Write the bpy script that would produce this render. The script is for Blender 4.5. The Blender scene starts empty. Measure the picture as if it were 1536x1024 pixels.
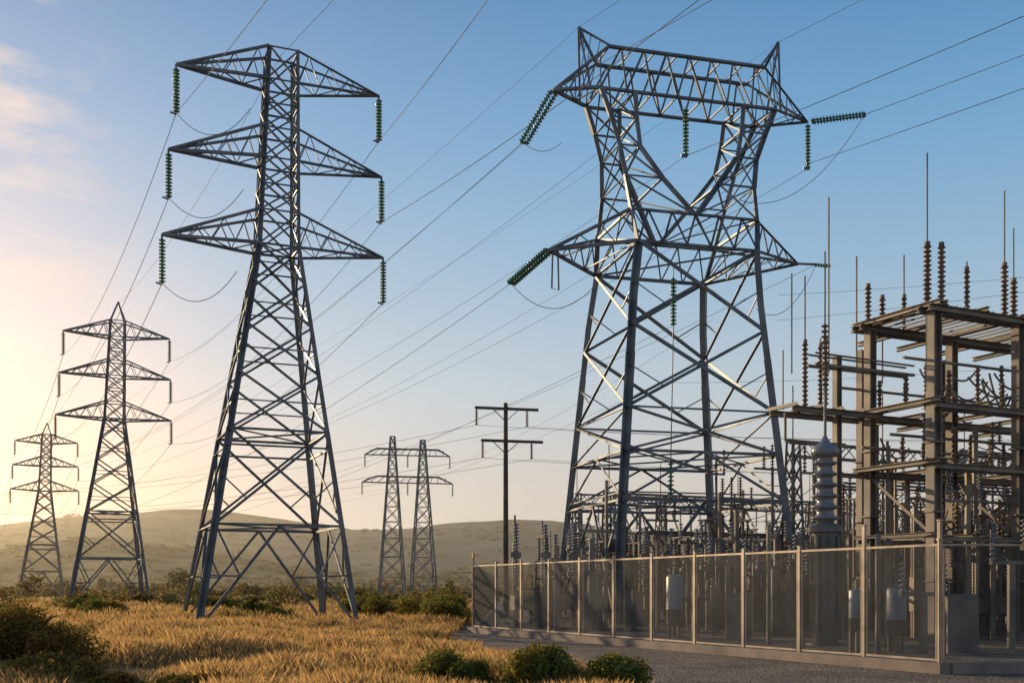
import bpy, math, random
import numpy as np
from mathutils import Vector, Matrix
random.seed(7); rng=np.random.default_rng(11)
sc=bpy.context.scene
sc.view_settings.view_transform='Standard'; sc.view_settings.look='None'; sc.view_settings.exposure=0
V=Vector
# ------------------------------------------------------------ materials
def mat(name,c1,c2=None,scale=3.0,rough=0.6,metal=0.0,bump=0.0,detail=6,bscale=None,spec=0.4):
    m=bpy.data.materials.new(name); m.use_nodes=True; nt=m.node_tree; n=nt.nodes; l=nt.links
    b=n['Principled BSDF']; b.inputs['Roughness'].default_value=rough; b.inputs['Metallic'].default_value=metal
    b.inputs['Specular IOR Level'].default_value=spec
    if c2 is None: c2=tuple(x*0.7 for x in c1)
    tc=n.new('ShaderNodeTexCoord'); no=n.new('ShaderNodeTexNoise'); no.inputs['Scale'].default_value=scale; no.inputs['Detail'].default_value=detail
    l.new(tc.outputs['Object'],no.inputs['Vector'])
    r=n.new('ShaderNodeValToRGB'); r.color_ramp.elements[0].position=0.35; r.color_ramp.elements[1].position=0.65
    r.color_ramp.elements[0].color=(*c2,1); r.color_ramp.elements[1].color=(*c1,1)
    l.new(no.outputs['Fac'],r.inputs['Fac']); l.new(r.outputs['Color'],b.inputs['Base Color'])
    if bump:
        no2=n.new('ShaderNodeTexNoise'); no2.inputs['Scale'].default_value=bscale or scale*4; no2.inputs['Detail'].default_value=5
        l.new(tc.outputs['Object'],no2.inputs['Vector'])
        bp=n.new('ShaderNodeBump'); bp.inputs['Strength'].default_value=bump; bp.inputs['Distance'].default_value=0.05
        l.new(no2.outputs['Fac'],bp.inputs['Height']); l.new(bp.outputs['Normal'],b.inputs['Normal'])
    return m
def leafmat(name,trans=0.5):
    m=bpy.data.materials.new(name); m.use_nodes=True; nt=m.node_tree; n=nt.nodes; l=nt.links
    n.remove(n['Principled BSDF'])
    a=n.new('ShaderNodeAttribute'); a.attribute_name='Col'
    d=n.new('ShaderNodeBsdfDiffuse'); t=n.new('ShaderNodeBsdfTranslucent'); mx=n.new('ShaderNodeMixShader')
    mx.inputs[0].default_value=trans
    l.new(a.outputs['Color'],d.inputs['Color']); l.new(a.outputs['Color'],t.inputs['Color'])
    l.new(d.outputs[0],mx.inputs[1]); l.new(t.outputs[0],mx.inputs[2]); l.new(mx.outputs[0],n['Material Output'].inputs['Surface'])
    return m
M_steel=mat('galvanised_steel',(0.19,0.195,0.20),(0.09,0.095,0.105),scale=0.8,rough=0.5,metal=0.15,spec=.4)
M_steel2=mat('substation_steel',(0.29,0.23,0.175),(0.13,0.105,0.085),scale=0.9,rough=0.6,metal=0.1)
M_frame=mat('fence_steel',(0.42,0.33,0.25),(0.25,0.19,0.15),scale=2.0,rough=0.4,metal=0.4)
M_mesh=mat('fence_wire',(0.06,0.055,0.05),rough=0.6,metal=0.2)
M_green=mat('green_glass_insulator',(0.07,0.24,0.11),(0.04,0.12,0.06),scale=2,rough=0.15,spec=0.8)
M_brown=mat('brown_porcelain_insulator',(0.24,0.13,0.07),(0.11,0.06,0.035),scale=2,rough=0.25,spec=0.6)
M_grey=mat('grey_porcelain',(0.26,0.25,0.25),(0.15,0.15,0.16),scale=1.5,rough=0.3,spec=0.6)
M_wire=mat('aluminium_conductor',(0.32,0.31,0.30),rough=0.5,metal=0.4)
M_wood=mat('weathered_wood',(0.14,0.10,0.07),(0.07,0.05,0.035),scale=3,rough=0.8,bump=0.3)
M_conc=mat('kerb_concrete',(0.30,0.23,0.18),(0.17,0.135,0.11),scale=1.3,rough=0.85,bump=0.4,bscale=30)
M_tank=mat('painted_tank',(0.17,0.155,0.135),(0.09,0.083,0.075),scale=1.0,rough=0.5,metal=0.1)
M_tank2=mat('bare_metal_tank',(0.30,0.28,0.26),(0.20,0.19,0.175),scale=1.0,rough=0.45,metal=0.4)
M_leaf=leafmat('shrub_leaves',0.45); M_grass=leafmat('dry_grass_blades',0.55)
# ------------------------------------------------------------ builders
class B:
    def __init__(s): s.v=[]; s.f=[]
    def frame(s,a,b,ref=None):
        d=(b-a); L=d.length
        if L<1e-6: return None
        d/=L; up=V((0,0,1)) if abs(d.z)<0.95 else V((0,1,0))
        if ref is not None and abs(d.dot(ref))<0.95: up=ref
        x=d.cross(up).normalized(); y=x.cross(d).normalized()
        return d,x,y
    def prism(s,a,b,prof,ref=None):
        a=V(a); b=V(b); fr=s.frame(a,b,ref)
        if not fr: return
        d,x,y=fr; n=len(prof); k=len(s.v)
        for p in (a,b):
            for (i,j) in prof: s.v.append(tuple(p+x*i+y*j))
        for i in range(n):
            j=(i+1)%n; s.f.append((k+i,k+n+i,k+n+j,k+j))
        s.f.append(tuple(k+i for i in range(n))); s.f.append(tuple(k+n+i for i in range(n-1,-1,-1)))
    def ang(s,a,b,w,ref=None,t=None):
        t=t or w*0.16; h=w/2
        s.prism(a,b,[(-h,-h),(h,-h),(h,-h+t),(-h+t,-h+t),(-h+t,h),(-h,h)],ref)
    def box(s,a,b,w,h=None,ref=None):
        h=h or w; s.prism(a,b,[(-w/2,-h/2),(w/2,-h/2),(w/2,h/2),(-w/2,h/2)],ref)
    def ibeam(s,a,b,w,ref=None):
        h=w/2;t=w*.13
        s.prism(a,b,[(-h,-h),(h,-h),(h,-h+t),(t/2,-h+t),(t/2,h-t),(h,h-t),(h,h),(-h,h),(-h,h-t),(-t/2,h-t),(-t/2,-h+t),(-h,-h+t)],ref)
    def cyl(s,a,b,r,n=8): s.lathe(a,b,[(0,r),(1,r)],n)
    def lathe(s,a,b,prof,n=8):
        a=V(a); b=V(b); fr=s.frame(a,b)
        if not fr: return
        d,x,y=fr; k=len(s.v); m=len(prof)
        for (t,r) in prof:
            p=a.lerp(b,t)
            for i in range(n):
                an=2*math.pi*i/n; s.v.append(tuple(p+x*(r*math.cos(an))+y*(r*math.sin(an))))
        for q in range(m-1):
            for i in range(n):
                j=(i+1)%n; s.f.append((k+q*n+i,k+(q+1)*n+i,k+(q+1)*n+j,k+q*n+j))
        s.f.append(tuple(k+i for i in range(n))); s.f.append(tuple(k+(m-1)*n+i for i in range(n-1,-1,-1)))
    def insul(s,a,b,r,nd=12,n=10,core=0.35):
        pr=[]
        for i in range(nd):
            t=i/nd; dt=1/nd
            pr+=[(t,r*core),(t+dt*.35,r*core),(t+dt*.5,r),(t+dt*.72,r*.95),(t+dt*.8,r*core)]
        pr.append((1,r*core)); s.lathe(a,b,pr,n)
    def tube(s,pts,r,n=4):
        k=len(s.v); m=len(pts); pts=[V(p) for p in pts]
        for q,p in enumerate(pts):
            d=(pts[min(q+1,m-1)]-pts[max(q-1,0)]).normalized()
            up=V((0,0,1)) if abs(d.z)<.95 else V((0,1,0))
            x=d.cross(up).normalized(); y=x.cross(d)
            for i in range(n):
                an=2*math.pi*i/n; s.v.append(tuple(p+x*(r*math.cos(an))+y*(r*math.sin(an))))
        for q in range(m-1):
            for i in range(n):
                j=(i+1)%n; s.f.append((k+q*n+i,k+(q+1)*n+i,k+(q+1)*n+j,k+q*n+j))
    def sag(s,a,b,sg,r=0.02,seg=24,n=4):
        a=V(a); b=V(b)
        s.tube([a.lerp(b,i/seg)-V((0,0,4*sg*(i/seg)*(1-i/seg))) for i in range(seg+1)],r,n)
    def obj(s,name,m,parent=None,smooth=False):
        me=bpy.data.meshes.new(name); me.from_pydata(s.v,[],s.f); me.update()
        if smooth: me.polygons.foreach_set('use_smooth',[True]*len(me.polygons))
        o=bpy.data.objects.new(name,me); sc.collection.objects.link(o); me.materials.append(m)
        if parent: o.parent=parent
        return o
def empty(name):
    e=bpy.data.objects.new(name,None); sc.collection.objects.link(e); e.empty_display_size=0.1; return e
# ------------------------------------------------------------ suspension tower (three cross-arms)
def tower3(cx,cy,deg,lean=0.0,k=1.0,thick=1.0,peak=False):
    th=math.radians(deg); u=V((math.cos(th),math.sin(th),0)); v=V((-math.sin(th),math.cos(th),0)); H=28.6
    def hw(z):
        if z<18.8: return 3.75+(0.98-3.75)*z/18.8
        return 0.98+(0.72-0.98)*(z-18.8)/(H-18.8)
    def P(s,t,z): 
        return V((cx,cy,0))+V((lean*z/H,0,0))+u*s*k+v*t*k+V((0,0,z*k))
    def C(i,z):
        h=hw(z); a,b=[(-1,-1),(1,-1),(1,1),(-1,1)][i%4]; return P(a*h,b*h,z)
    st=B(); ins=B(); W=thick
    lv=[0,2.5,4.9,7.2,9.5,12.1,14.5,16.7,18.8,20.5,21.8,23.1,24.6,25.8,27.0,28.6]
    for i in range(4):
        for a,b in zip(lv[:-1],lv[1:]):
            w=(0.26 if a<9 else 0.22 if a<18 else 0.17)*W
            st.ang(C(i,a),C(i,b),w,ref=(C(i,5)-P(0,0,5)).normalized())
        st.box(C(i,0)-V((0,0,.2)),C(i,0)+V((0,0,.18)),0.6)
    for i in range(4):
        A=lambda z:C(i,z); D=lambda z:C(i+1,z); md=lambda z:(C(i,z)+C(i+1,z))/2
        w=.12*W
        st.ang(A(0),md(4.9),w); st.ang(D(0),md(4.9),w)
        q1=A(0).lerp(md(4.9),.5); q2=D(0).lerp(md(4.9),.5)
        st.ang(A(2.5),q1,w*.7); st.ang(D(2.5),q2,w*.7); st.ang(A(4.9),q1,w*.7); st.ang(D(4.9),q2,w*.7)
        st.ang(A(4.9),D(4.9),w)
        st.ang(A(4.9),D(9.5),w); st.ang(D(4.9),A(9.5),w)
        st.ang(A(7.2),A(4.9).lerp(D(9.5),.27),w*.6); st.ang(D(7.2),D(4.9).lerp(A(9.5),.27),w*.6)
        st.ang(A(9.5),D(9.5),w); st.ang(A(8.7),D(8.7),w*.8)
        for a,b in ((9.5,12.3),(12.3,14.7),(14.7,16.9),(16.9,18.8))+tuple(zip(lv[8:-1],lv[9:])):
            w2=(.11 if a<18 else .085)*W
            if a<18:
                st.ang(A(a),D(b),w2); st.ang(D(a),A(b),w2)
                st.ang((A(a)+A(b))/2,(A(a)+D(b)+D(a)+A(b))/4,w2*.6); st.ang((D(a)+D(b))/2,(A(a)+D(b)+D(a)+A(b))/4,w2*.6)
            else:
                st.ang(A(a),D(b),w2); st.ang(D(a),A(b),w2)
            if a>16: st.ang(A(b),D(b),w2)
    for z in (4.9,9.5,18.8): 
        st.ang(C(0,z),C(2,z),.08*W); st.ang(C(1,z),C(3,z),.08*W)
    tips=[]
    for zl,zu,zt,L in ((27.0,28.6,27.3,5.0),(23.1,24.7,23.15,5.25),(18.8,20.5,19.0,5.45)):
        for g in (-1,1):
            tip=P(g*L,-g*.25,zt); h=hw(zl); h2=hw(zu)
            lo=[P(g*h,-h,zl),P(g*h,h,zl)]; up=[P(g*h2,-h2,zu),P(g*h2,h2,zu)]
            for a in lo: st.ang(a,tip,.14*W)
            for a in up: st.ang(a,tip,.12*W)
            n=4
            for q in range(n):
                f0=q/n; f1=(q+1)/n; fm=(q+.5)/n
                for e in (0,1):
                    st.ang(lo[e].lerp(tip,f0),up[e].lerp(tip,fm),.05*W) ; st.ang(up[e].lerp(tip,fm),lo[e].lerp(tip,f1),.05*W)
                st.ang(lo[q%2].lerp(tip,f0),lo[1-q%2].lerp(tip,f1),.05*W)
            st.ang(tip,tip-V((0,0,.25)),.1*W)
            e=tip-V((0,0,2.35*k)); ins.insul(tip-V((0,0,.2)),e,.17*W,nd=13)
            st.box(e-u*.3,e+u*.0-V((0,0,.08)),.07)
            tips.append(e)
    if peak:
        ap=P(0,0,30.6)
        for i in range(4): st.ang(C(i,28.6),ap,.1*W)
    par=empty('transmission_tower')
    st.obj('lattice_steelwork',M_steel,par); ins.obj('insulator_strings',M_green,par,True)
    return tips,P(0,0,30.4 if peak else 28.6)
t1,pk1=tower3(-12.3,55,22.5,lean=0.75)
t1b,pk1b=tower3(-40.5,110,24,lean=1.0,thick=1.15,peak=True)
t1c,pk1c=tower3(-81.5,190,24,lean=1.0,thick=1.4,peak=True)
# ------------------------------------------------------------ window-type strain tower
def tower2(cx,cy,deg,lean):
    th=math.radians(deg); u=V((math.cos(th),math.sin(th),0)); v=V((-math.sin(th),math.cos(th),0))
    def P(s,t,z): 
        f=min(max((z-18)/12,0),1)
        return V((cx,cy,z))+u*(s+lean*f)+v*t
    st=B()
    hw=lambda z:5.45+(3.6-5.45)*z/21.1
    def C(i,z):
        h=hw(z); a,b=[(-1,-1),(1,-1),(1,1),(-1,1)][i%4]; return P(a*h,b*h,z)
    lv=[0,3.3,6.7,9.4,11.8,14.8,18.0,21.1]
    for i in range(4):
        for a,b in zip(lv[:-1],lv[1:]): st.ang(C(i,a),C(i,b),.40 if a<12 else .36,ref=(C(i,5)-P(0,0,5)).normalized())
        st.box(C(i,0)-V((0,0,.2)),C(i,0)+V((0,0,.25)),.8)
        A=lambda z:C(i,z); D=lambda z:C(i+1,z); md=lambda z:(C(i,z)+C(i+1,z))/2
        st.ang(A(0),md(6.7),.16); st.ang(D(0),md(6.7),.16)
        q1=A(0).lerp(md(6.7),.5); q2=D(0).lerp(md(6.7),.5)
        for q,S in((q1,A),(q2,D)): st.ang(S(3.3),q,.1); st.ang(S(6.7),q,.1)
        st.ang(A(6.7),D(6.7),.16); st.ang(A(7.1),D(7.1),.08)
        st.ang(A(6.7),md(9.4),.12); st.ang(D(6.7),md(9.4),.12); st.ang(A(9.4),D(9.4),.16)
        st.ang(A(9.4),D(11.8),.13); st.ang(D(9.4),A(11.8),.13); st.ang(A(11.8),D(11.8),.11)
        st.ang(A(11.8),D(16.45),.17); st.ang(D(11.8),A(16.45),.17)
        st.ang(A(16.45),D(21.1),.17); st.ang(D(16.45),A(21.1),.17)
        for z0,z1 in((11.8,16.45),(16.45,21.1)):
            zm=(z0+z1)/2
            st.ang(A(zm),A(z0).lerp(D(z1),.26),.07); st.ang(D(zm),D(z0).lerp(A(z1),.26),.07)
        st.ang(A(21.1),D(21.1),.18)
    for z in(6.7,9.4,21.1):
        st.ang(C(0,z),C(2,z),.09); st.ang(C(1,z),C(3,z),.09)
    for z in(6.7,9.4):
        for i in range(4): st.ang((C(i,z)+C(i+1,z))/2,(C(i+1,z)+C(i+2,z))/2,.09)
    wv=2.9; S=3.85; ZU=23.1
    for t,tb in((-wv,-3.6),(wv,3.6)):
        st.ang(P(-S,t,ZU),P(S,t,ZU),.18)
        n=5
        for q in range(n):
            a=-3.6+7.2*q/n; b=-3.6+7.2*(q+1)/n; m_=(a+b)/2
            st.ang(P(a,tb,21.1),P(m_,t,ZU),.09); st.ang(P(m_,t,ZU),P(b,tb,21.1),.09)
    for g in(-1,1):
        st.ang(P(g*S,-wv,ZU),P(g*S,wv,ZU),.14)
        for a,b in((-1,1),(1,-1)):
            st.ang(P(g*3.6,3.6*a,21.1),P(g*S,wv*a,ZU),.3)
            st.ang(P(g*3.6,3.6*a,21.1),P(g*S,wv*b,ZU),.1)
    st.ang(P(-S,-wv,ZU),P(0,wv,ZU),.08); st.ang(P(0,wv,ZU),P(S,-wv,ZU),.08)
    tipL={}
    def arm(lo,up,tip,n,w):
        for a in lo: st.ang(a,tip,w)
        for a in up: st.ang(a,tip,w*.85)
        for q in range(n):
            f0=q/n; f1=(q+1)/n; fm=(q+.5)/n
            for e in(0,1):
                st.ang(lo[e].lerp(tip,f0),up[e].lerp(tip,fm),.07); st.ang(up[e].lerp(tip,fm),lo[e].lerp(tip,f1),.07)
            st.ang(lo[q%2].lerp(tip,f0),lo[1-q%2].lerp(tip,f1),.07)
    for g in(-1,1):
        tip=P(g*(7.7 if g<0 else 8.2),0,21.3 if g<0 else 21.75); tipL[('lo',g)]=tip
        arm([P(g*3.6,-3.6,21.1),P(g*3.6,3.6,21.1)],[P(g*S,-wv,ZU),P(g*S,wv,ZU)],tip,4,.18)
        if g>0: st.ang(tip,tip+u*1.3+V((0,0,.05)),.14)
    rings=[(ZU,S,0.1,wv),(25.3,4.0,1.75,2.0),(27.2,4.3,3.05,1.5),(28.8,4.85,3.3,1.4),(30.4,5.5,3.4,1.3)]
    for g in(-1,1):
        def R(r,i):
            z,o,n_,w=r; return [P(g*o,-w,z),P(g*n_,-w,z),P(g*n_,w,z),P(g*o,w,z)][i%4]
        for kk,(r0,r1) in enumerate(zip(rings[:-1],rings[1:])):
            for i in range(4):
                st.ang(R(r0,i),R(r1,i),.25)
                st.ang(R(r0,i),R(r1,i+1),.09)
                if i in(0,2): st.ang(R(r0,i+1),R(r1,i),.09)
                st.ang(R(r1,i),R(r1,i+1),.1)
    zb,zt=30.4,32.9; tv=1.3; uv=1.15
    for t,tt in((-tv,-uv),(tv,uv)):
        st.ang(P(-5.5,t,zb),P(5.5,t,zb),.22); st.ang(P(-4.9,tt,zt),P(4.9,tt,zt),.24)
        n=7
        for q in range(n):
            a=-5.5+11*q/n; b=-5.5+11*(q+1)/n; ta=-4.9+9.8*(q+.5)/n
            st.ang(P(a,t,zb),P(ta,tt,zt),.11); st.ang(P(ta,tt,zt),P(b,t,zb),.11)
    for q in range(8):
        a=-5.5+11*q/7; ta=-4.9+9.8*q/7
        st.ang(P(a,-tv,zb),P(a,tv,zb),.08); st.ang(P(ta,-uv,zt),P(ta,uv,zt),.08)
        if q<7: st.ang(P(a,-tv,zb),P(a+11/7,tv,zb),.07)
    for g in(-1,1):
        tip=P(g*(7.9 if g<0 else 8.4),0,30.5); tipL[('up',g)]=tip
        arm([P(g*5.5,-tv,zb),P(g*5.5,tv,zb)],[P(g*4.9,-uv,zt),P(g*4.9,uv,zt)],tip,3,.17)
        h=P(g*6.4,0,34.3 if g<0 else 35.1); tipL[('horn',g)]=h
        bs=[P(g*6.0,-.95,30.5),P(g*6.0,.95,30.5),P(g*4.9,-uv,zt),P(g*4.9,uv,zt)]
        for b_ in bs: st.ang(b_,h,.12)
        for f0,f1 in((.0,.3),(.3,.6),(.6,.85)):
            for a_,b_ in((0,2),(1,3)): st.ang(bs[a_].lerp(h,f0),bs[b_].lerp(h,f1),.05)
    ins=B(); hw_=B(); wires={}
    d=V((-.5,.76,0))
    def double(a,b,r=.17,nd=16):
        off=(b-a).cross(V((0,0,1))).normalized()*.2
        hw_.box(a-off*1.2,a+off*1.2,.12); hw_.box(b-off*1.2,b+off*1.2,.12)
        for g in(-1,1): ins.insul(a+off*g,b+off*g,r,nd=nd)
    a=tipL[('up',-1)]; e=a+d*3.0+V((-.2,0,-2.1)); double(a+V((0,0,-.1)),e); wires['ul']=e
    a=tipL[('lo',-1)]; e=a+d*3.4+V((-.5,0,-1.2)); double(a,e); wires['ll']=e
    hw_.tube([a+V((.2,0,0)),a+V((.15,0,-2.2)),a+V((.55,0,-2.3)),a+V((.5,0,-.1))],.05)
    a=tipL[('up',1)]; e=a+V((3.1,-1.2,-.1)); double(a+V((.3,0,0)),e,.15); wires['ur']=e
    e2=a+V((0,0,-2.9)); ins.insul(a+V((0,0,-.2)),e2,.18,nd=13); hw_.box(e2-u*.3,e2+u*.1,.12); wires['ur2']=e2
    a=tipL[('lo',1)]+u*1.2; wires['lr']=a
    ins.insul(a-u*.1,a+u*1.0,.13,nd=6)
    a=P(.3,0,zb-.05); e=a+V((0,0,-2.8)); ins.insul(a,e,.2,nd=13); hw_.box(e-u*.3,e+u*.1,.14); wires['uc']=e
    a=P(.0,0,21.05); e=a+V((0,0,-3.6)); ins.insul(a-V((0,0,.8)),e,.2,nd=13); hw_.cyl(a,a-V((0,0,.8)),.03); wires['lc']=e
    hw_.cyl(e,P(0,0,9.5),.035)
    ins.insul(P(0,0,9.4),P(0,0,6.9),.2,nd=10)
    par=empty('transmission_tower')
    st.obj('lattice_steelwork',M_steel,par); ins.obj('insulator_strings',M_green,par,True); hw_.obj('line_fittings',M_steel,par)
    return tipL,wires,P
tp,w2,P2=tower2(9.4,65,15,.65)
# ------------------------------------------------------------ distant portal tower (two masts)
def portal(cx,cy,deg):
    th=math.radians(deg); u=V((math.cos(th),math.sin(th),0)); v=V((-math.sin(th),math.cos(th),0)); st=B(); ins=B()
    P=lambda s,t,z:V((cx,cy,z))+u*s+v*t
    for g,H in((-1,24),(1,23.6)):
        def C(i,z):
            h=1.9+(0.3-1.9)*z/H; a,b=[(-1,-1),(1,-1),(1,1),(-1,1)][i%4]; return P(g*(2.2+(1-z/H)*.1)+a*h,b*h,z)
        lv=[0,3.5,6.5,9.2,11.6,13.8,15.8,17.6,19.3,21,22.5,H]
        for i in range(4):
            for a,b in zip(lv[:-1],lv[1:]):
                st.ang(C(i,a),C(i,b),.2); st.ang(C(i,a),C(i+1,b),.1); st.ang(C(i+1,a),C(i,b),.1); st.ang(C(i,b),C(i+1,b),.09)
    for z,L in((21.3,6.2),(17.3,6.6)):
        for t in(-.5,.5): st.ang(P(-4.5,t,z+.9),P(4.5,t,z+.9),.16); st.ang(P(-4.5,t,z+.9),P(-L,0,z),.16); st.ang(P(4.5,t,z+.9),P(L,0,z),.16)
        st.ang(P(-L,0,z),P(L,0,z),.18)
        for q in range(12):
            a=-L+2*L*q/12; st.ang(P(a,0,z),P(a*.9+L/12,.5*(-1)**q,z+.8),.09)
        for s in(-L,0,L): ins.insul(P(s,0,z),P(s,0,z-1.8),.16,nd=8)
    par=empty('transmission_tower'); st.obj('lattice_steelwork',M_steel,par); ins.obj('insulator_strings',M_green,par,True)
portal(-15.2,160,12)
# ------------------------------------------------------------ wooden distribution pole
def pole():
    w=B(); s=B(); i_=B(); x,y=-.4,70
    w.lathe((x,y,-.3),(x,y,13.7),[(0,.19),(1,.13)],12)
    u=V((.97,.24,0))
    ends=[]
    for z,l,r in((13.3,2.0,2.15),(11.25,1.6,2.45)):
        c=V((x,y-.2,z)); w.box(c-u*l,c+u*r,.13,.17)
        s.box(c-u*.8+V((0,0,-.08)),c+V((0,.05,-.8)),.05); s.box(c+u*.8+V((0,0,-.08)),c+V((0,.05,-.8)),.05)
        for g in(-l+.1,r-.75):
            a=c+u*g; i_.insul(a-V((0,0,.1)),a-V((0,0,1.1)),.11,nd=7); ends.append(a-V((0,0,1.1)))
    par=empty('utility_pole'); w.obj('pole_and_crossarms',M_wood,par); s.obj('braces',M_steel,par); i_.obj('insulators',M_brown,par,True)
    return ends
pe=pole()
# ------------------------------------------------------------ overhead wires
wb=B()
for i in range(6):
    sg=2.0
    wb.sag(t1[i],t1b[i],sg,.018); wb.sag(t1b[i],t1c[i],2.5,.025)
    if i in(0,1,3): wb.sag(t1[i],t1[i]+V(({0:34,1:22,3:30}[i],-57,1.0)),1.6,.018,seg=40)
    wb.sag(t1c[i],t1c[i]+V((-60,120,-2)),3,.03)
wb.sag(pk1,pk1b,1.3,.013); wb.sag(pk1b,pk1c,1.5,.02); wb.sag(pk1,pk1+V((36,-57,1)),1.0,.014)
for i in(0,2,4):
    wb.sag(t1[i],t1[i]+V((3.0,2.5,1.3)),1.2,.018)
near=V((80,-128,2)); far=V((-84,132,-5.5))
for key,sg in(('ul',4),('ll',4.5)): wb.sag(w2[key],w2[key]+far,sg,.020,seg=40)
wb.sag(w2['ul']+V((.1,0,.2)),w2['ul']+far+V((3,0,1)),4,.017,seg=40)
for key in('uc','ur2','lc','lr'): wb.sag(w2[key],w2[key]+far,3.6,.016,seg=40)
for g in(-1,1): wb.sag(tp[('horn',g)],tp[('horn',g)]+far,2.4,.012,seg=40); wb.sag(tp[('horn',g)],tp[('horn',g)]+near,2.5,.015,seg=50)
for p in(tp[('up',-1)],w2['ur'],w2['uc'],w2['ur2']+V((.0,0,.3))): wb.sag(p,p+near,3.2,.02,seg=50)
for p in(P2(-3,0,29),P2(3.5,0,26)): wb.sag(p,p+far,4,.014,seg=40)
wb.sag(w2['ur'],P2(4.4,2,26.2),2.2,.02); wb.sag(w2['ll'],P2(-4,-2,21.2),2.4,.022); wb.sag(w2['lr'],P2(5.0,-1,18.5),1.4,.02)
wb.sag(w2['ul'],w2['ul']+V((2.2,-1,-.4)),.5,.02)
for e in pe: wb.sag(e,e+V((-70,60,1)),1.6,.012); wb.sag(e,e+V((50,-14,-2.2)),.8,.011)
for (a,b,s_) in(((15,62,17),(60,40,21),1.2),((16,66,19.5),(70,50,24),1.5),((10,70,15),(50,60,17),1.),((-20,140,14),(12,66,18),2),((-30,150,13),(12,68,16),2)):
    wb.sag(a,b,s_,.010)
wb.obj('overhead_power_lines',M_wire)
# ------------------------------------------------------------ security fence
F0=V((-1.63,46.3,0)); F1=V((9.35,24.0,0)); fa=(F1-F0).normalized()
fr=B(); ms=B(); kb=B()
ZB,ZT=.27,2.84
def fence_run(a,b,n,tall=(),pitch=.085):
    d=(b-a)/n; du=d.normalized()
    for i in range(n+1):
        p=a+d*i; top=ZT+.08+(.42 if i in tall else 0)
        fr.box(p+V((0,0,.1)),p+V((0,0,top)),.08,.08,ref=du)
        fr.box(p+V((0,0,top)),p+V((0,0,top+.03)),.11,.11,ref=du)
    for i in range(n):
        p=a+d*i+du*.043; q=a+d*(i+1)-du*.043
        for z,h in((ZT-.02,.05),(ZB+.03,.05)): fr.box(p+V((0,0,z)),q+V((0,0,z)),.045,h)
        for o in(p+du*.05,q-du*.05): fr.box(o+V((0,0,ZB+.057)),o+V((0,0,ZT-.047)),.03,.03,ref=du)
        z0=ZB+.06; z1=ZT-.05; HH=z1-z0; LL=(q-p).length-.13; o=p+du*.065
        c=-HH
        while c<LL:
            for sgn in(1,-1):
                s0=max(c,0); s1=min(c+HH,LL)
                if s1-s0>.02:
                    za=s0-c; zb_=s1-c
                    if sgn<0: za=HH-za; zb_=HH-zb_
                    ms.box(o+du*s0+V((0,0,z0+za)),o+du*s1+V((0,0,z0+zb_)),.005)
            c+=pitch
fence_run(F0,F1,11,tall=(0,10,11),pitch=.07)
F2=F1+V((18,1.4,0)); fence_run(F1,F2,6,tall=(),pitch=.07)
F3=V((-1.5,95,0)); fence_run(F0,F3,16,pitch=.15)
fp=empty('security_fence'); fr.obj('posts_and_rails',M_frame,fp); ms.obj('wire_mesh',M_mesh,fp)
kb.box(F0-fa*.3+V((0,0,.1)),F1+fa*.16+V((0,0,.1)),.34,.3); kb.box(F1+V((.22,.02,.1)),F2+V((0,0,.1)),.34,.3)
kb.box(F0+V((0,.2,.1)),F3+V((0,0,.1)),.3,.28)
kb.obj('concrete_kerb',M_conc)
# ------------------------------------------------------------ substation
A_=V((-.442,.897,0)); N_=V((.897,.442,0))
K0=V((14.6,38,0))
def K(n,a,z): return K0+N_*n+A_*a+V((0,0,z))
par=empty('substation_gantry'); st=B(); ins=B(); gi=B()
cols=[(0,0),(0,3.0),(4.2,0),(4.2,3.0),(8.6,0),(8.6,3),(2.1,5.6),(6.4,5.6)]
for n,a in cols:
    st.ibeam(K(n,a,0),K(n,a,11.4),.38 if (n,a)==(0,0) else .32,ref=N_); st.box(K(n,a,0),K(n,a,.3),.6,.6,ref=N_)
    for z in(2.1,4.5,6.9): st.box(K(n,a,z),K(n,a,z+.06),.46,.46,ref=N_)
for z,w in((11.5,.22),(8.2,.2),(6.1,.2),(3.6,.14)):
    for a in(-.25,0.25,3.0,3.4): st.ibeam(K(-.5 if z>11 else -.2,a,z),K(9.2,a,z),w)
    for n in(-.25,.1,2.1,4.2,6.4,8.6): st.ibeam(K(n,-.5,z+.16),K(n,5.8 if n>1.5 else 3.6,z+.16),w*.8)
for q in range(20): st.ang(K(q*.45,-.25,11.66),K(q*.45,3.3,11.66),.07)
for n,a,b in((0,0,3),(4.2,0,3),(8.6,0,3)):
    st.ang(K(n,a,3.7),K(n,b,6),.1)
for a in (0,3): st.ang(K(4.2,a,3.7),K(8.6,a,6),.1)
for a in(2.4,3.6): st.ibeam(K(-4.2,a,8.15),K(0,a,8.15),.2)
for n in(-4.1,-3,-2,-1): st.ang(K(n,2.2,8.3),K(n,3.8,8.3),.12)
for a in(2.8,3.2): st.box(K(-2.8,a,9.9),K(2,a,9.9),.1); st.box(K(-2.8,a,10.3),K(2,a,10.25),.06)
st.ibeam(K(-4.0,3,7.1),K(-1.2,3,7.1),.12); st.box(K(-4,3,7.1),K(-4,3,8.1),.08)
st.ibeam(K(-1.6,3,0),K(-1.6,3,10.3),.24,ref=N_)
st.ibeam(K(-1.6,3,6.0),K(0,3,6.0),.16)
def post(p,h,r=.16,rod=0,b=ins,nd=None):
    nd=nd or max(5,int(h/.16)); b.insul(p,p+V((0,0,h)),r,nd=nd,n=10,core=.5)
    st.cyl(p+V((0,0,h)),p+V((0,0,h+.12)),r*.7)
    if rod: st.cyl(p+V((0,0,h)),p+V((0,0,h+rod)),.028,6)
ZP=11.68
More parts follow.
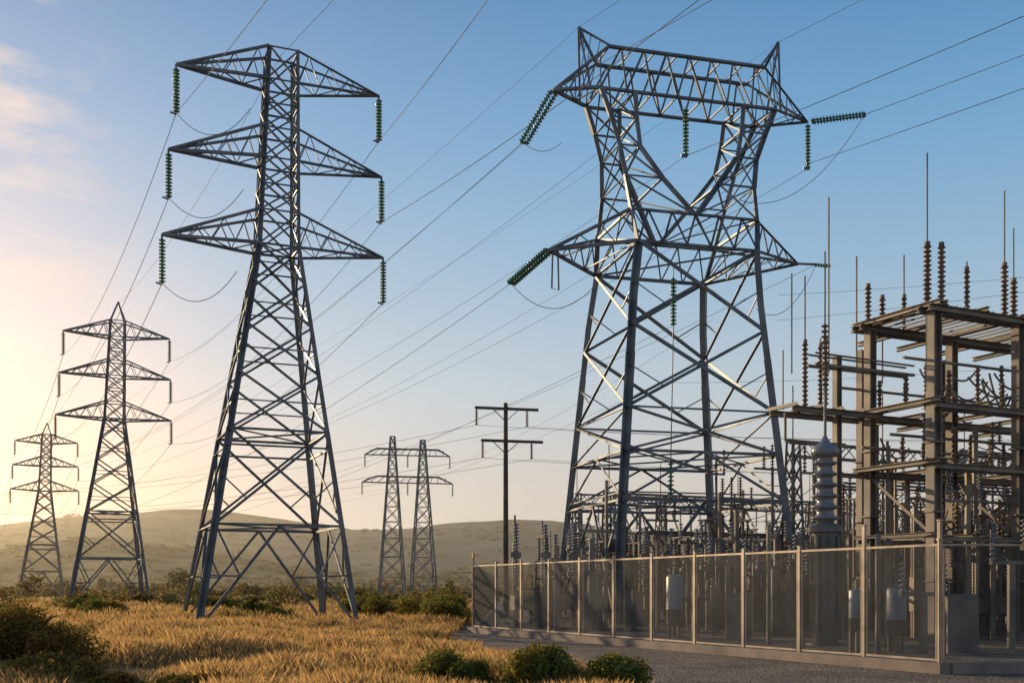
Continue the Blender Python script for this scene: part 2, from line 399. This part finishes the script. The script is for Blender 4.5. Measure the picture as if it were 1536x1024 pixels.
post(K(-.1,.2,ZP),2.1,.15,3.2); post(K(.15,-.2,ZP),2.0,.14); 
post(K(1.6,0,ZP),1.4,.12,.3); post(K(3.5,0,ZP),1.8,.14,2.7); post(K(-.2,2.9,ZP),1.3,.13); post(K(.6,3.0,ZP),1.0,.13)
post(K(1.8,3.1,ZP),1.2,.12,1.6); post(K(5.2,1,ZP),1.7,.15,2); post(K(7,0,ZP),1.6,.15,3)
for n,a,h in((-.9,4.2,5.6),(.1,3.8,3.4),(2.6,5,2.2),(-2.0,5,2.8)): st.cyl(K(n,a,10),K(n,a,10+h+1.0),.032,6)
st.cyl(K(-4.1,3,8.2),K(-4.1,3,10.3),.025,6)
for n,a in((-3.1,3),(-2.2,3.2),(-2.6,2.5)):
    post(K(n,a,8.35),2.3,.12,2.4 if n==-3.1 else .3)
for lev in(8.45,6.3,3.8):
    for q in range(9):
        n=random.uniform(-.1,8.6); a=random.uniform(0,3.3); post(K(n,a,lev),random.uniform(.7,1.7),.11)
    for q in range(9):
        n=random.uniform(0,8.6); a=random.uniform(0,3.3); gi.insul(K(n,a,lev-.25),K(n,a,lev-.25-random.uniform(.7,1.3)),.12,nd=8)
for q in range(46):
    n=random.uniform(0,7); a=random.uniform(0,3); z=random.choice([9.6,7.4,9.2,5,10.6,6.8,4.6,2.8])
    st.sag(K(n,a,z),K(n+random.uniform(1,2.5),a+random.uniform(-1,1),z+random.uniform(-1,.5)),random.uniform(.3,.8),.04,seg=12,n=5)
for z,a in((9.9,.6),(7.3,1.2),(7.0,2.6),(5.0,.5),(9.4,3.9)): st.cyl(K(-.8,a,z),K(9,a,z),.055,8)
for q in range(40):
    n=random.uniform(-.3,9); a=random.uniform(.3,5.8); st.box(K(n,a,0),K(n,a,random.uniform(2.5,8)),random.choice([.08,.12,.16]))
    if q<10 and n>1.2: st.box(K(n+.3,a,1.0),K(n+.3,a,2.3),.7,.5)
st.obj('steel_frame',M_steel2,par); ins.obj('post_insulators',M_brown,par,True); gi.obj('hanging_insulators',M_grey,par,True)
bx=V((10.35,36.3,0)); b=B(); b2=B()
b2.lathe(bx,bx+V((0,0,4.0)),[(0,.62),(.02,.62),(.021,.42),(.5,.42),(.501,.5),(.53,.5),(.531,.42),(.93,.42),(.931,.56),(.97,.56),(1,.42)],24)
for i in range(8):
    an=i*math.pi/4; c=bx+V((math.cos(an)*.47,math.sin(an)*.47,0)); b2.box(c+V((0,0,.5)),c+V((0,0,3.6)),.05,.08)
pr=[]; 
for i in range(6):
    t=i/8; R=.50-.02*i
    pr+=[(t,R*.58),(t+.035,R*.58),(t+.052,R*.9),(t+.062,R),(t+.075,R*.97),(t+.095,R*.62)]
pr+=[(.76,.25),(.765,.40),(.80,.46),(.85,.46),(.885,.38),(.92,.2),(.97,.1),(1,.06)]
b.lathe(bx+V((0,0,4.0)),bx+V((0,0,6.9)),pr,28)
b2.cyl(bx+V((0,0,6.9)),bx+V((0,0,9.6)),.05)
bi=B(); bi.insul(bx+V((0,0,8.5)),bx+V((0,0,10.6)),.13,nd=12); b2.cyl(bx+V((0,0,10.6)),bx+V((0,0,13)),.025,6)
p_=empty('high_voltage_bushing'); b.obj('porcelain_sheds',M_grey,p_,True); b2.obj('base_tank',M_tank,p_); bi.obj('upper_insulator',M_brown,p_,True)
def tank(x,y,r,z0,z1):
    t=B(); t.lathe((x,y,z0),(x,y,z1),[(0,r*.9),(.02,r),(.3,r),(.302,r*1.03),(.32,r*1.03),(.322,r),(.95,r),(.99,r*.85),(1,r*.3)],28)
    l=B()
    for i in range(3):
        an=i*2.09+.4; l.box((x+math.cos(an)*r*.7,y+math.sin(an)*r*.7,0),(x+math.cos(an)*r*.7,y+math.sin(an)*r*.7,z0+.05),.1)
    l.cyl((x,y,z1-.02),(x,y,z1+.25),.05)
    p=empty('equipment_tank'); t.obj('shell',M_tank2,p,True); l.obj('legs',M_steel2,p)
tank(11.2,32.0,.28,.55,1.90); tank(9.1,29.0,.20,.75,1.85); tank(6.2,42,.30,.5,2.4)
sy=empty('switchyard_equipment'); st=B(); ins=B(); gi=B()
def Y(n,a,z): return V((-1.6,46.3,0))+N_*n+A_*a+V((0,0,z))
def ok(p): return p.x/p.y>.0 and p.x>-.8
def disconnector(n,a,h,w=5):
    if not ok(Y(n,a,0)) or not ok(Y(n-2,a,0)): return
    for dn in(0,w): st.box(Y(n+dn,a,0),Y(n+dn,a,h),.2)
    for da in(-.5,.5): st.box(Y(n-.4,a+da,h),Y(n+w+.4,a+da,h),.14)
    st.ang(Y(n,a,h*.6),Y(n+w*.25,a,h),.08); st.ang(Y(n+w,a,h*.6),Y(n+w*.75,a,h),.08)
    for k in range(3):
        for da in(-.5,.5): ins.insul(Y(n+k*w/2,a+da,h),Y(n+k*w/2,a+da,h+1.5),.13,nd=9,n=8)
        st.cyl(Y(n+k*w/2,a-.8,h+1.55),Y(n+k*w/2,a+.8,h+1.55),.05,6)
        if random.random()<.5: st.cyl(Y(n+k*w/2,a,h+1.5),Y(n+k*w/2,a+.9,h+2.9),.04,6)
def breaker(n,a):
    if not ok(Y(n,a,0)): return
    for k in range(3):
        c=Y(n+k*1.6,a,0); st.box(c,c+V((0,0,2)),.22); gi.insul(c+V((0,0,2.0)),c+V((0,0,3.4)),.2,nd=9,n=10); gi.insul(c+V((0,0,3.6)),c+V((0,0,5.0)),.17,nd=9,n=10)
        st.box(c+V((-.25,0,3.5)),c+V((.25,0,3.5)),.25)
    st.box(Y(n-.2,a,1.2),Y(n+3.4,a,1.2),.5,.7)
def bus(n0,n1,a,z):
    while not ok(Y(n0-1,a+3,0)): n0+=1
    for k in range(3):
        st.cyl(Y(n0,a+k*1.3,z),Y(n1,a+k*1.3,z),.06,6)
        m=n0
        while m<=n1:
            st.box(Y(m,a+k*1.3,0),Y(m,a+k*1.3,z-1.4),.16); ins.insul(Y(m,a+k*1.3,z-1.4),Y(m,a+k*1.3,z-.05),.13,nd=8,n=8)
            m+=4.5
def gantry(n,a,w,h,bays):
    for k in range(bays+1):
        c=Y(n+k*w,a,0)
        if not ok(c): continue
        for i in range(4):
            o=[(-1,-1),(1,-1),(1,1),(-1,1)]
            p=lambda i,z:c+N_*o[i%4][0]*(.55-.3*z/h)+A_*o[i%4][1]*(.55-.3*z/h)+V((0,0,z))
            st.ang(p(i,0),p(i,h),.14)
            z=0
            while z<h-.5: st.ang(p(i,z),p(i+1,z+1.0),.07); st.ang(p(i+1,z),p(i,z+1.0),.07); z+=1.0
        st.cyl(c+V((0,0,h)),c+V((0,0,h+3.2)),.04,6)
        if k<bays:
            for dz in(0,.8):
                for da in(-.3,.3): st.ang(Y(n+k*w,a+da,h-.9+dz),Y(n+(k+1)*w,a+da,h-.9+dz),.11)
            m=int(w/.8)
            for q in range(m):
                for da in(-.3,.3): st.ang(Y(n+k*w+q*w/m,a+da,h-.9+(q%2)*.8),Y(n+k*w+(q+1)*w/m,a+da,h-.9+((q+1)%2)*.8),.06)
            for q in range(3):
                x=Y(n+k*w+w*(q+1)/4,a,h-.9); gi.insul(x,x+V((0,0,-1.6)),.13,nd=9,n=8)
                st.sag(x+V((0,0,-1.6)),x+A_*9+V((0,0,-3.2)),.7,.025,seg=10)
for a in(2,9,16,24,32,41): 
    for n in range(3,60,8): 
        disconnector(n+random.uniform(-1,1),a+random.uniform(-1,1),random.choice([2.8,3.4,4.2]))
for a in(5,13,28,37):
    for n in range(4,64,7): breaker(n+random.uniform(-1,1),a)
bus(16,60,-6,6.6); bus(14,50,8,5.0); bus(24,60,20,5.6)
gantry(20,22,9,8.5,5); gantry(30,44,9,10.5,4); gantry(26,-2,7,9,4); gantry(24,8,7,10.5,4)
for n in range(18,50,6):
    for a in(-12,-8,-3): 
        disconnector(n,a,random.choice([3.2,4.5]),4); 
for n in range(17,46,5):
    for a in (-10,-5,1): breaker(n,a)
for q in range(130):
    n=random.uniform(5,60); a=random.uniform(-6,50); c=Y(n,a,0)
    if ok(c): st.cyl(c,c+V((0,0,random.uniform(3,7))),random.uniform(.05,.12),6)
for q in range(60):
    n=random.uniform(17,50); a=random.uniform(-14,14); c=Y(n,a,0); z=random.uniform(3,9)
    st.box(c,c+V((0,0,z)),.14); st.box(c-N_*random.uniform(.6,1.6)+V((0,0,z)),c+N_*random.uniform(.6,1.6)+V((0,0,z)),.12)
    for g in(-.6,0,.6): ins.insul(c+N_*g+V((0,0,z)),c+N_*g+V((0,0,z+random.uniform(.8,1.6))),.12,nd=8,n=8)
for q in range(80):
    n=random.uniform(17,50); a=random.uniform(-14,14); z=random.uniform(3,8.5)
    st.sag(Y(n,a,z),Y(n+random.uniform(2,5),a+random.uniform(-2,2),z+random.uniform(-1,1)),random.uniform(.2,.8),.025,seg=10)
for q in range(170):
    n=random.uniform(3,24); a=random.uniform(-20,14); c=Y(n,a,0)
    if (c-K0).length<3.5 or (c-bx).length<1.5 or not ok(c): continue
    h=random.uniform(1.4,4.2); st.box(c,c+V((0,0,h)),random.choice([.08,.12,.18,.24]))
    if q%3==0: st.box(c-N_*.9+V((0,0,h)),c+N_*.9+V((0,0,h)),.12); [gi.insul(c+N_*g+V((0,0,h)),c+N_*g+V((0,0,h+.9)),.11,nd=6,n=8) for g in(-.8,.8)]
    if q%7==0: st.box(c+N_*.5,c+N_*.5+V((0,0,1.7)),.8,.5)
st.obj('steel_supports',M_steel2,sy); ins.obj('brown_insulators',M_brown,sy,True); gi.obj('grey_insulators',M_grey,sy,True)
def transformer(n,a):
    c=Y(n,a,0); t=B(); r=B(); i_=B()
    X=lambda dn,da,z:c+N_*dn+A_*da+V((0,0,z))
    t.box(X(-2.2,0,2.0),X(2.2,0,2.0),2.2,2.9); t.box(X(-2.3,0,3.55),X(2.3,0,3.55),2.35,.18); t.box(X(-2,0,.25),X(2,0,.25),1.8,.5)
    for s in(-1,1):
        for q in range(14): r.box(X(-1.9+q*.29,s*1.35,.9),X(-1.9+q*.29,s*1.35,3.1),.07,.45,ref=A_)
        r.cyl(X(-2,s*1.25,3.2),X(2,s*1.25,3.2),.09); r.cyl(X(-2,s*1.25,.8),X(2,s*1.25,.8),.09)
    t.lathe(X(-1.8,.9,4.5),X(1.2,.9,4.5),[(0,.2),(.03,.4),(.97,.4),(1,.2)],18); t.box(X(-1.2,.9,3.6),X(-1.2,.9,4.2),.12); t.box(X(.8,.9,3.6),X(.8,.9,4.2),.12)
    for q in(-1.4,0,1.4): i_.insul(X(q,-.3,3.6),X(q,-.7,5.6),.2,nd=12)
    p=empty('power_transformer'); t.obj('tank',M_tank,p); r.obj('radiators',M_tank,p); i_.obj('bushings',M_brown,p,True)
transformer(24,-6); transformer(16,14); transformer(33,-9)
# ------------------------------------------------------------ ground
def gxv(y): return np.where(y<38,-1.9+4.2*(38-y)/19.3,-2.0)
def gh(x,y):
    d=np.clip((gxv(y)-1.0-x)/6,0,1); 
    return d*(.16*np.sin(x*.31+1.3*np.sin(y*.13))+.13*np.sin(y*.27+x*.11)+.06*np.sin(x*.9+y*.7)+.1)*np.clip(1.6-y/260,0.2,1)
def grid(name,xs,ys,hf,m):
    X,Yy=np.meshgrid(xs,ys); Z=hf(X,Yy); v=np.stack([X,Yy,Z],-1).reshape(-1,3); nx=len(xs); ny=len(ys)
    i,j=np.meshgrid(np.arange(nx-1),np.arange(ny-1)); k=(j*nx+i).ravel()
    f=np.stack([k,k+1,k+nx+1,k+nx],-1)
    me=bpy.data.meshes.new(name); me.from_pydata(v.tolist(),[],f.tolist()); me.update(); me.polygons.foreach_set('use_smooth',[True]*len(me.polygons))
    o=bpy.data.objects.new(name,me); sc.collection.objects.link(o); me.materials.append(m); return o
M_soil=mat('dry_soil',(0.40,0.27,0.12),(0.22,0.155,0.07),scale=.35,rough=.95,bump=.6,bscale=6)
xs=np.concatenate([np.linspace(-6000,-200,12),np.linspace(-180,-62,24),np.arange(-60,30,.9),np.linspace(32,200,20),np.linspace(260,6000,12)])
ys=np.concatenate([np.linspace(-3000,-40,8),np.arange(-30,130,.9),np.linspace(132,400,50),np.linspace(430,8000,20)])
grid('ground',xs,ys,gh,M_soil)
def gravelmat():
    m=bpy.data.materials.new('gravel'); m.use_nodes=True; n=m.node_tree.nodes; l=m.node_tree.links; b=n['Principled BSDF']; b.inputs['Roughness'].default_value=.9
    tc=n.new('ShaderNodeTexCoord'); vo=n.new('ShaderNodeTexVoronoi'); vo.inputs['Scale'].default_value=16; l.new(tc.outputs['Object'],vo.inputs['Vector'])
    r=n.new('ShaderNodeValToRGB'); r.color_ramp.elements[0].color=(.05,.037,.028,1); r.color_ramp.elements[1].color=(.24,.17,.12,1)
    sx=n.new('ShaderNodeSeparateColor'); l.new(vo.outputs['Color'],sx.inputs[0]); l.new(sx.outputs[0],r.inputs['Fac'])
    no=n.new('ShaderNodeTexNoise'); no.inputs['Scale'].default_value=.5; no.inputs['Detail'].default_value=4; l.new(tc.outputs['Object'],no.inputs['Vector'])
    mp=n.new('ShaderNodeMapRange'); mp.inputs[1].default_value=.3; mp.inputs[2].default_value=.7; mp.inputs[3].default_value=.55; mp.inputs[4].default_value=1.3; l.new(no.outputs['Fac'],mp.inputs[0])
    mx=n.new('ShaderNodeVectorMath'); mx.operation='SCALE'; l.new(r.outputs['Color'],mx.inputs[0]); l.new(mp.outputs[0],mx.inputs['Scale']); l.new(mx.outputs[0],b.inputs['Base Color'])
    bp=n.new('ShaderNodeBump'); bp.invert=True; bp.inputs['Strength'].default_value=.9; bp.inputs['Distance'].default_value=.04; l.new(vo.outputs['Distance'],bp.inputs['Height']); l.new(bp.outputs['Normal'],b.inputs['Normal'])
    return m
gp=[(-2.2,140),(-2.0,90)]
y=70.
while y>5: gp.append((float(gxv(np.array(y)))-.3+.3*math.sin(y*1.7)+.15*math.sin(y*4.1),y)); y-=.5
gp+=[(60,5),(140,140)]
me=bpy.data.meshes.new('gravel'); me.from_pydata([(x,y,.012) for x,y in gp],[],[tuple(range(len(gp)))]); 
o=bpy.data.objects.new('gravel_yard',me); sc.collection.objects.link(o); me.materials.append(gravelmat())
# ------------------------------------------------------------ hills
M_hill=mat('hill_scrub',(0.30,0.22,0.12),(0.12,0.10,0.05),scale=.035,rough=1,bump=0,detail=14,spec=0)
M_hill2=mat('far_hill_scrub',(0.22,0.18,0.125),(0.12,0.108,0.08),scale=.016,rough=1,detail=14,spec=0)
def ns(x,y):
    return (np.sin(x*.013+2*np.sin(y*.009))+.5*np.sin(x*.031+y*.021+1)+.3*np.sin(x*.07-y*.05)+.15*np.sin(x*.16+y*.13+2)+.08*np.sin(x*.37+y*.21))
pxs=np.array([-2500,-1400,-900,-730,-610,-500,-430,-330,-220,-150,-115,10,90,170,300,500,900,1600,2800])
pzs=np.array([60,60,70,90,108,118,112,97,80,84,90,94,90,82,76,78,66,70,50])
def hillA(x,y):
    t=np.clip((y-900)/700,0,1); t=t**.8; t2=np.clip((2400-y)/700,0,1)
    return -3+t*t2*(np.interp(x,pxs,pzs)*1.06+ns(x,y)*2.5+2)+t*t2*9*np.sin(x*.011+y*.004+1)*np.sin(y*.008+x*.003)
grid('hills',np.linspace(-2500,2500,300),np.linspace(880,2400,90),hillA,M_hill2)
def hillB(x,y):
    t=np.clip((y-480)/300,0,1); t2=np.clip((1050-y)/260,0,1)
    zz=np.interp(x,[-1500,-600,-420,-300,-190,-100,0,200,500,1500],[30,24,30,40,26,14,18,16,20,25])
    return -2+t*t2*(zz+ns(x*2,y*2)*1.5)
grid('hills',np.linspace(-1500,1500,260),np.linspace(460,1050,60),hillB,M_hill)
# ------------------------------------------------------------ vegetation
def leafobj(name,pos,size,col,m,parent=None,flat=0.0):
    n=len(pos); a=rng.normal(size=(n,3)); a/=np.linalg.norm(a,axis=1)[:,None]; b=rng.normal(size=(n,3)); b-=a*(a*b).sum(1)[:,None]; b/=np.linalg.norm(b,axis=1)[:,None]
    s=size[:,None]; v=np.stack([pos-a*s,pos+b*s*.45,pos+a*s,pos-b*s*.45],1).reshape(-1,3)
    me=bpy.data.meshes.new(name); me.vertices.add(4*n); me.vertices.foreach_set('co',v.ravel().astype(np.float32))
    me.loops.add(4*n); me.loops.foreach_set('vertex_index',np.arange(4*n,dtype=np.int32)); me.polygons.add(n)
    me.polygons.foreach_set('loop_start',np.arange(0,4*n,4,dtype=np.int32)); me.update(calc_edges=True)
    at=me.color_attributes.new('Col','FLOAT_COLOR','POINT'); c=np.concatenate([col,np.ones((n,1))],1); at.data.foreach_set('color',np.repeat(c,4,0).ravel().astype(np.float32))
    o=bpy.data.objects.new(name,me); sc.collection.objects.link(o); me.materials.append(m)
    if parent: o.parent=parent
    return o
def blobs(cx,cy,R,H,nb,nl,green,sz,z0=None):
    P=[];S=[];Cc=[]
    if z0 is None: z0=float(gh(np.array(cx,float),np.array(cy,float)))
    for k in range(nb):
        an=rng.uniform(0,6.28); rr=R*math.sqrt(rng.uniform(0,1))*.8; bc=np.array([cx+rr*math.cos(an),cy+rr*math.sin(an),z0+H*rng.uniform(.25,.72)*(1-.4*rr/R)])
        br=np.array([R*.38,R*.38,H*.33])*rng.uniform(.6,1.15); n=nl//nb
        d=rng.normal(size=(n,3)); d/=np.linalg.norm(d,axis=1)[:,None]; r=rng.uniform(.1,1.0,n)**.45*(1+.25*np.sin(d[:,0]*7+k)*np.sin(d[:,1]*6)); p=bc+d*br*r[:,None]
        P.append(p); S.append(rng.uniform(.6,1.3,n)*sz); base=np.array(green)*rng.uniform(.65,1.35); base=base*np.array([rng.uniform(.9,1.35),1,rng.uniform(.8,1.1)])
        Cc.append(base*rng.uniform(.6,1.4,(n,1)))
    P=np.concatenate(P); S=np.concatenate(S); Cc=np.concatenate(Cc); k=P[:,2]>z0; return P[k],S[k],Cc[k]
def shrub(cx,cy,R,H,nb=14,nl=9000,green=(.12,.13,.03),sz=.05):
    p,s,c=blobs(cx,cy,R,H,nb,nl,green,sz); par=empty('shrub'); leafobj('foliage',p,s,c,M_leaf,par)
    st=B(); z0=float(gh(np.array(cx,float),np.array(cy,float)))
    for k in range(9):
        an=random.uniform(0,6.28); e=V((cx+math.cos(an)*R*.55,cy+math.sin(an)*R*.55,z0+H*.7)); m_=V((cx+math.cos(an)*R*.2,cy+math.sin(an)*R*.2,z0+H*.35))
        st.lathe((cx,cy,z0-.05),m_,[(0,.035),(1,.022)],5); st.lathe(m_,e,[(0,.022),(1,.008)],5)
    st.obj('stems',M_wood,par)
G2=(.17,.16,.04); G3=(.18,.13,.035); G4=(.17,.17,.04)
shrub(-10.9,23.5,2.0,1.8,30,30000,G3); shrub(-13.2,24.5,2.2,2.15,30,28000,G3); shrub(-9.0,21.2,1.3,.8,16,10000,G3)
shrub(.55,20.5,.70,.98,18,16000,G4,.04); shrub(2.0,20.0,.66,.80,16,14000,G4,.04); shrub(-1.1,20.3,.75,.78,16,14000,G4,.04); shrub(-5.4,19.9,1.2,.6,16,12000,G3); shrub(-3.9,19.5,.8,.5,12,8000,G3); shrub(-7.2,20.2,.8,.45,10,7000,G3)
shrub(-14.4,61,1.1,1.5,12,7000,G2,.07); shrub(-12.2,57,.9,1.0,12,6000,G2,.06); shrub(-22.5,60,1.4,1.2,14,7000,G2,.07); shrub(-25.6,66,1.6,1.6,14,7000,G2,.08)
shrub(-4.8,62,2.4,2.0,22,12000,G2,.08); shrub(-3.3,56,1.3,1.6,16,8000,G2,.07); shrub(-7.6,68,2.0,1.8,18,9000,G2,.09); shrub(-9.6,72,2.2,1.7,16,8000,G2,.09)
shrub(-19.8,74,1.8,1.6,14,7000,G2,.09); shrub(-17,40,.8,.55,10,4000,(.14,.12,.03)); shrub(-8,38,.7,.4,10,3000,(.14,.12,.03)); shrub(-3.6,33,.5,.4,8,3000,(.14,.12,.03))
P=[];S=[];Cc=[]
for k in range(520):
    y=85+ (rng.uniform(0,1)**1.2)*400; x=rng.uniform(-.62,.55)*y
    if x>-2.5 and y<150: continue
    sz=rng.uniform(.9,2.6)*(1+y/400); H=sz*rng.uniform(.5,1.0)
    if rng.uniform()<.22 and y>130: H*=2.1
    f=min(1,y/450); g=np.array((.16,.14,.045))*(1-f)+np.array((.20,.165,.08))*f  # haze painted into leaf colour: farther shrubs blend to a paler olive
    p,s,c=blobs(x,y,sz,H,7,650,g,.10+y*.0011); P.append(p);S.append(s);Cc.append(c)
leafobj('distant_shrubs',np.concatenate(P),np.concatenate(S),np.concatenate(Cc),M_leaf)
P=[];S=[];Cc=[]
for k in range(900):
    if k<450: y=rng.uniform(500,800); x=rng.uniform(-.6,.3)*y; z=float(hillB(np.array(x),np.array(y)))
    else: y=rng.uniform(950,1550); x=rng.uniform(-.6,.3)*y; z=float(hillA(np.array(x),np.array(y)))
    sz=rng.uniform(3,8)*(1 if k<450 else 1.3)
    p,s,c=blobs(x,y,sz,sz*.5,4,90,(.13,.12,.06),.9 if k<450 else 1.4,z0=z-.5); P.append(p);S.append(s);Cc.append(c)
leafobj('hillside_trees',np.concatenate(P),np.concatenate(S),np.concatenate(Cc),M_leaf)
def grass(name,N,y0,y1,h0,h1,w,pw):
    y=y0+(y1-y0)*rng.uniform(0,1,N)**pw; x=-.56*y-2+rng.uniform(0,1,N)*(gxv(y)-.4+.56*y+2)
    nz=np.sin(x*1.1+2*np.sin(y*.6))+np.sin(y*.9+1.7*np.sin(x*.5))+.7*np.sin(x*2.7+y*1.9)
    k=rng.uniform(-2.4,1.6,N)<nz; x=x[k];y=y[k];nz=nz[k]; n=len(x)
    x+=rng.normal(0,.05,n); h=rng.uniform(h0,h1,n)*(1+.28*nz); z=gh(x,y)-.02
    an=rng.uniform(0,6.28,n); ln=rng.uniform(.05,.55,n)*h; a2=rng.uniform(0,6.28,n)
    bx_=np.cos(an)*w*(y/30+.4); by=np.sin(an)*w*(y/30+.4)
    p0=np.stack([x-bx_,y-by,z],1); p1=np.stack([x+bx_,y+by,z],1)
    mx_=x+np.cos(a2)*ln*.35; my=y+np.sin(a2)*ln*.35
    p2=np.stack([mx_+bx_*.7,my+by*.7,z+h*.6],1); p3=np.stack([x+np.cos(a2)*ln,y+np.sin(a2)*ln,z+h],1)
    v=np.stack([p0,p1,p2,p3],1).reshape(-1,3)
    me=bpy.data.meshes.new(name); me.vertices.add(4*n); me.vertices.foreach_set('co',v.ravel().astype(np.float32)); me.loops.add(4*n); me.loops.foreach_set('vertex_index',np.arange(4*n,dtype=np.int32)); me.polygons.add(n)
    me.polygons.foreach_set('loop_start',np.arange(0,4*n,4,dtype=np.int32)); me.update(calc_edges=True)
    t=rng.uniform(0,1,(n,1)); col=np.array([.70,.43,.17])*(1-t)+np.array([.40,.24,.09])*t
    g=np.clip(np.sin(x*.35+1)+np.sin(y*.4+x*.2)+.5*np.sin(x*1.3+y)-.7,0,1)[:,None]*rng.uniform(0.4,1,(n,1)); col=col*(1-g*.8)+np.array([.15,.125,.035])*g*.8
    c=np.concatenate([col,np.ones((n,1))],1); at=me.color_attributes.new('Col','FLOAT_COLOR','POINT'); at.data.foreach_set('color',np.repeat(c,4,0).ravel().astype(np.float32))
    o=bpy.data.objects.new(name,me); sc.collection.objects.link(o); me.materials.append(M_grass); return o
ge=empty('dry_grass')
g1=grass('near_blades',420000,15,55,.10,.40,.0045,1.0); g2=grass('far_blades',160000,50,170,.22,.5,.012,1.3)
g1.parent=ge; g2.parent=ge
# ------------------------------------------------------------ sun, sky
SE,SA=14.0,-47.0
def dirv(az,el):
    az=math.radians(az); el=math.radians(el); return V((math.sin(az)*math.cos(el),math.cos(az)*math.cos(el),math.sin(el)))
sd=dirv(SA,SE)
sl=bpy.data.lights.new('sun','SUN'); sl.energy=5.0; sl.angle=math.radians(.5); sl.color=(1,.77,.46)
so=bpy.data.objects.new('sun',sl); sc.collection.objects.link(so); so.rotation_euler=(-sd).to_track_quat('-Z','Y').to_euler()
w=bpy.data.worlds.new('World'); sc.world=w; w.use_nodes=True; n=w.node_tree.nodes; l=w.node_tree.links
bg=n['Background']; bg.inputs['Strength'].default_value=.14
sk=n.new('ShaderNodeTexSky'); sk.sky_type='NISHITA'; sk.sun_disc=False; sk.sun_elevation=math.radians(SE); sk.sun_rotation=math.radians(SA); sk.air_density=1.0; sk.dust_density=.5; sk.ozone_density=2
tc=n.new('ShaderNodeTexCoord')
def math_(op,a,b=None,clamp=False):
    m=n.new('ShaderNodeMath'); m.operation=op; m.use_clamp=clamp
    for i,q in enumerate((a,b)):
        if q is None: continue
        if isinstance(q,(int,float)): m.inputs[i].default_value=q
        else: l.new(q,m.inputs[i])
    return m.outputs[0]
def dot(v):
    m=n.new('ShaderNodeVectorMath'); m.operation='DOT_PRODUCT'; l.new(tc.outputs['Generated'],m.inputs[0]); m.inputs[1].default_value=v; return m.outputs['Value']
sep=n.new('ShaderNodeSeparateXYZ'); l.new(tc.outputs['Generated'],sep.inputs[0])
r=n.new('ShaderNodeValToRGB'); l.new(sep.outputs['Z'],r.inputs['Fac']); e=r.color_ramp.elements
e[0].position=0; e[0].color=(.64,.49,.39,1); e[1].position=1; e[1].color=(.03,.09,.24,1)
for p,c in((.09,(.58,.49,.42)),(.18,(.43,.50,.54)),(.28,(.26,.42,.56)),(.38,(.14,.33,.54)),(.47,(.075,.235,.45))):
    k=e.new(p); k.color=(*c,1)
def addc(base,fac,col):
    m=n.new('ShaderNodeMix'); m.data_type='RGBA'; m.blend_type='ADD'; m.clamp_result=False; l.new(fac,m.inputs['Factor']); l.new(base,m.inputs[6]); m.inputs[7].default_value=(*col,1); return m.outputs[2]
gd=dirv(-30,5)
d1=math_('POWER',math_('MAXIMUM',dot(gd),0.0),45.0); d2=math_('POWER',math_('MAXIMUM',dot(gd),0.0),7.0)
c=addc(r.outputs['Color'],d1,(.75,.24,-.18)); c=addc(c,d2,(.12,.05,-.03))
mp=n.new('ShaderNodeMapping'); mp.inputs['Scale'].default_value=(5,5,16); l.new(tc.outputs['Generated'],mp.inputs['Vector'])
cn=n.new('ShaderNodeTexNoise'); cn.inputs['Scale'].default_value=1.6; cn.inputs['Detail'].default_value=8; cn.inputs['Roughness'].default_value=.6; l.new(mp.outputs[0],cn.inputs['Vector'])
mr=n.new('ShaderNodeMapRange'); mr.inputs[1].default_value=.47; mr.inputs[2].default_value=.66; l.new(cn.outputs['Fac'],mr.inputs[0])
mk=n.new('ShaderNodeMapRange'); mk.inputs[1].default_value=-.30; mk.inputs[2].default_value=-.38; l.new(sep.outputs['X'],mk.inputs[0])
cf=math_('MULTIPLY',math_('MULTIPLY',mr.outputs[0],mk.outputs[0]),.85)
mm=n.new('ShaderNodeMix'); mm.data_type='RGBA'; l.new(cf,mm.inputs['Factor']); l.new(c,mm.inputs[6]); mm.inputs[7].default_value=(.80,.62,.52,1)
sc10=n.new('ShaderNodeVectorMath'); sc10.operation='SCALE'; sc10.inputs['Scale'].default_value=8.6; l.new(mm.outputs[2],sc10.inputs[0])
fm=n.new('ShaderNodeMix'); fm.data_type='RGBA'; fm.inputs['Factor'].default_value=.80; l.new(sk.outputs[0],fm.inputs[6]); l.new(sc10.outputs[0],fm.inputs[7])
l.new(fm.outputs[2],bg.inputs['Color'])
# ------------------------------------------------------------ valley haze (real scattering volume over the plain)
hb=B(); hb.box((-2000,890,50),(2000,890,50),1600,104)
hm=bpy.data.materials.new('valley_haze'); hm.use_nodes=True; hn=hm.node_tree.nodes; hn.remove(hn['Principled BSDF'])
vs=hn.new('ShaderNodeVolumeScatter'); vs.inputs['Density'].default_value=.00026; vs.inputs['Anisotropy'].default_value=.72; vs.inputs['Color'].default_value=(1,.86,.62,1)
hm.node_tree.links.new(vs.outputs[0],hn['Material Output'].inputs['Volume'])
hb.obj('haze',hm)
# ------------------------------------------------------------ camera
cam=bpy.data.cameras.new('camera'); co=bpy.data.objects.new('camera',cam); sc.collection.objects.link(co); sc.camera=co
co.location=(0,0,1.85); co.rotation_euler=(math.radians(90),0,0); cam.sensor_width=36; cam.lens=36*1647/1536; cam.shift_y=(883-512)/1536; cam.clip_end=12000; cam.clip_start=.1
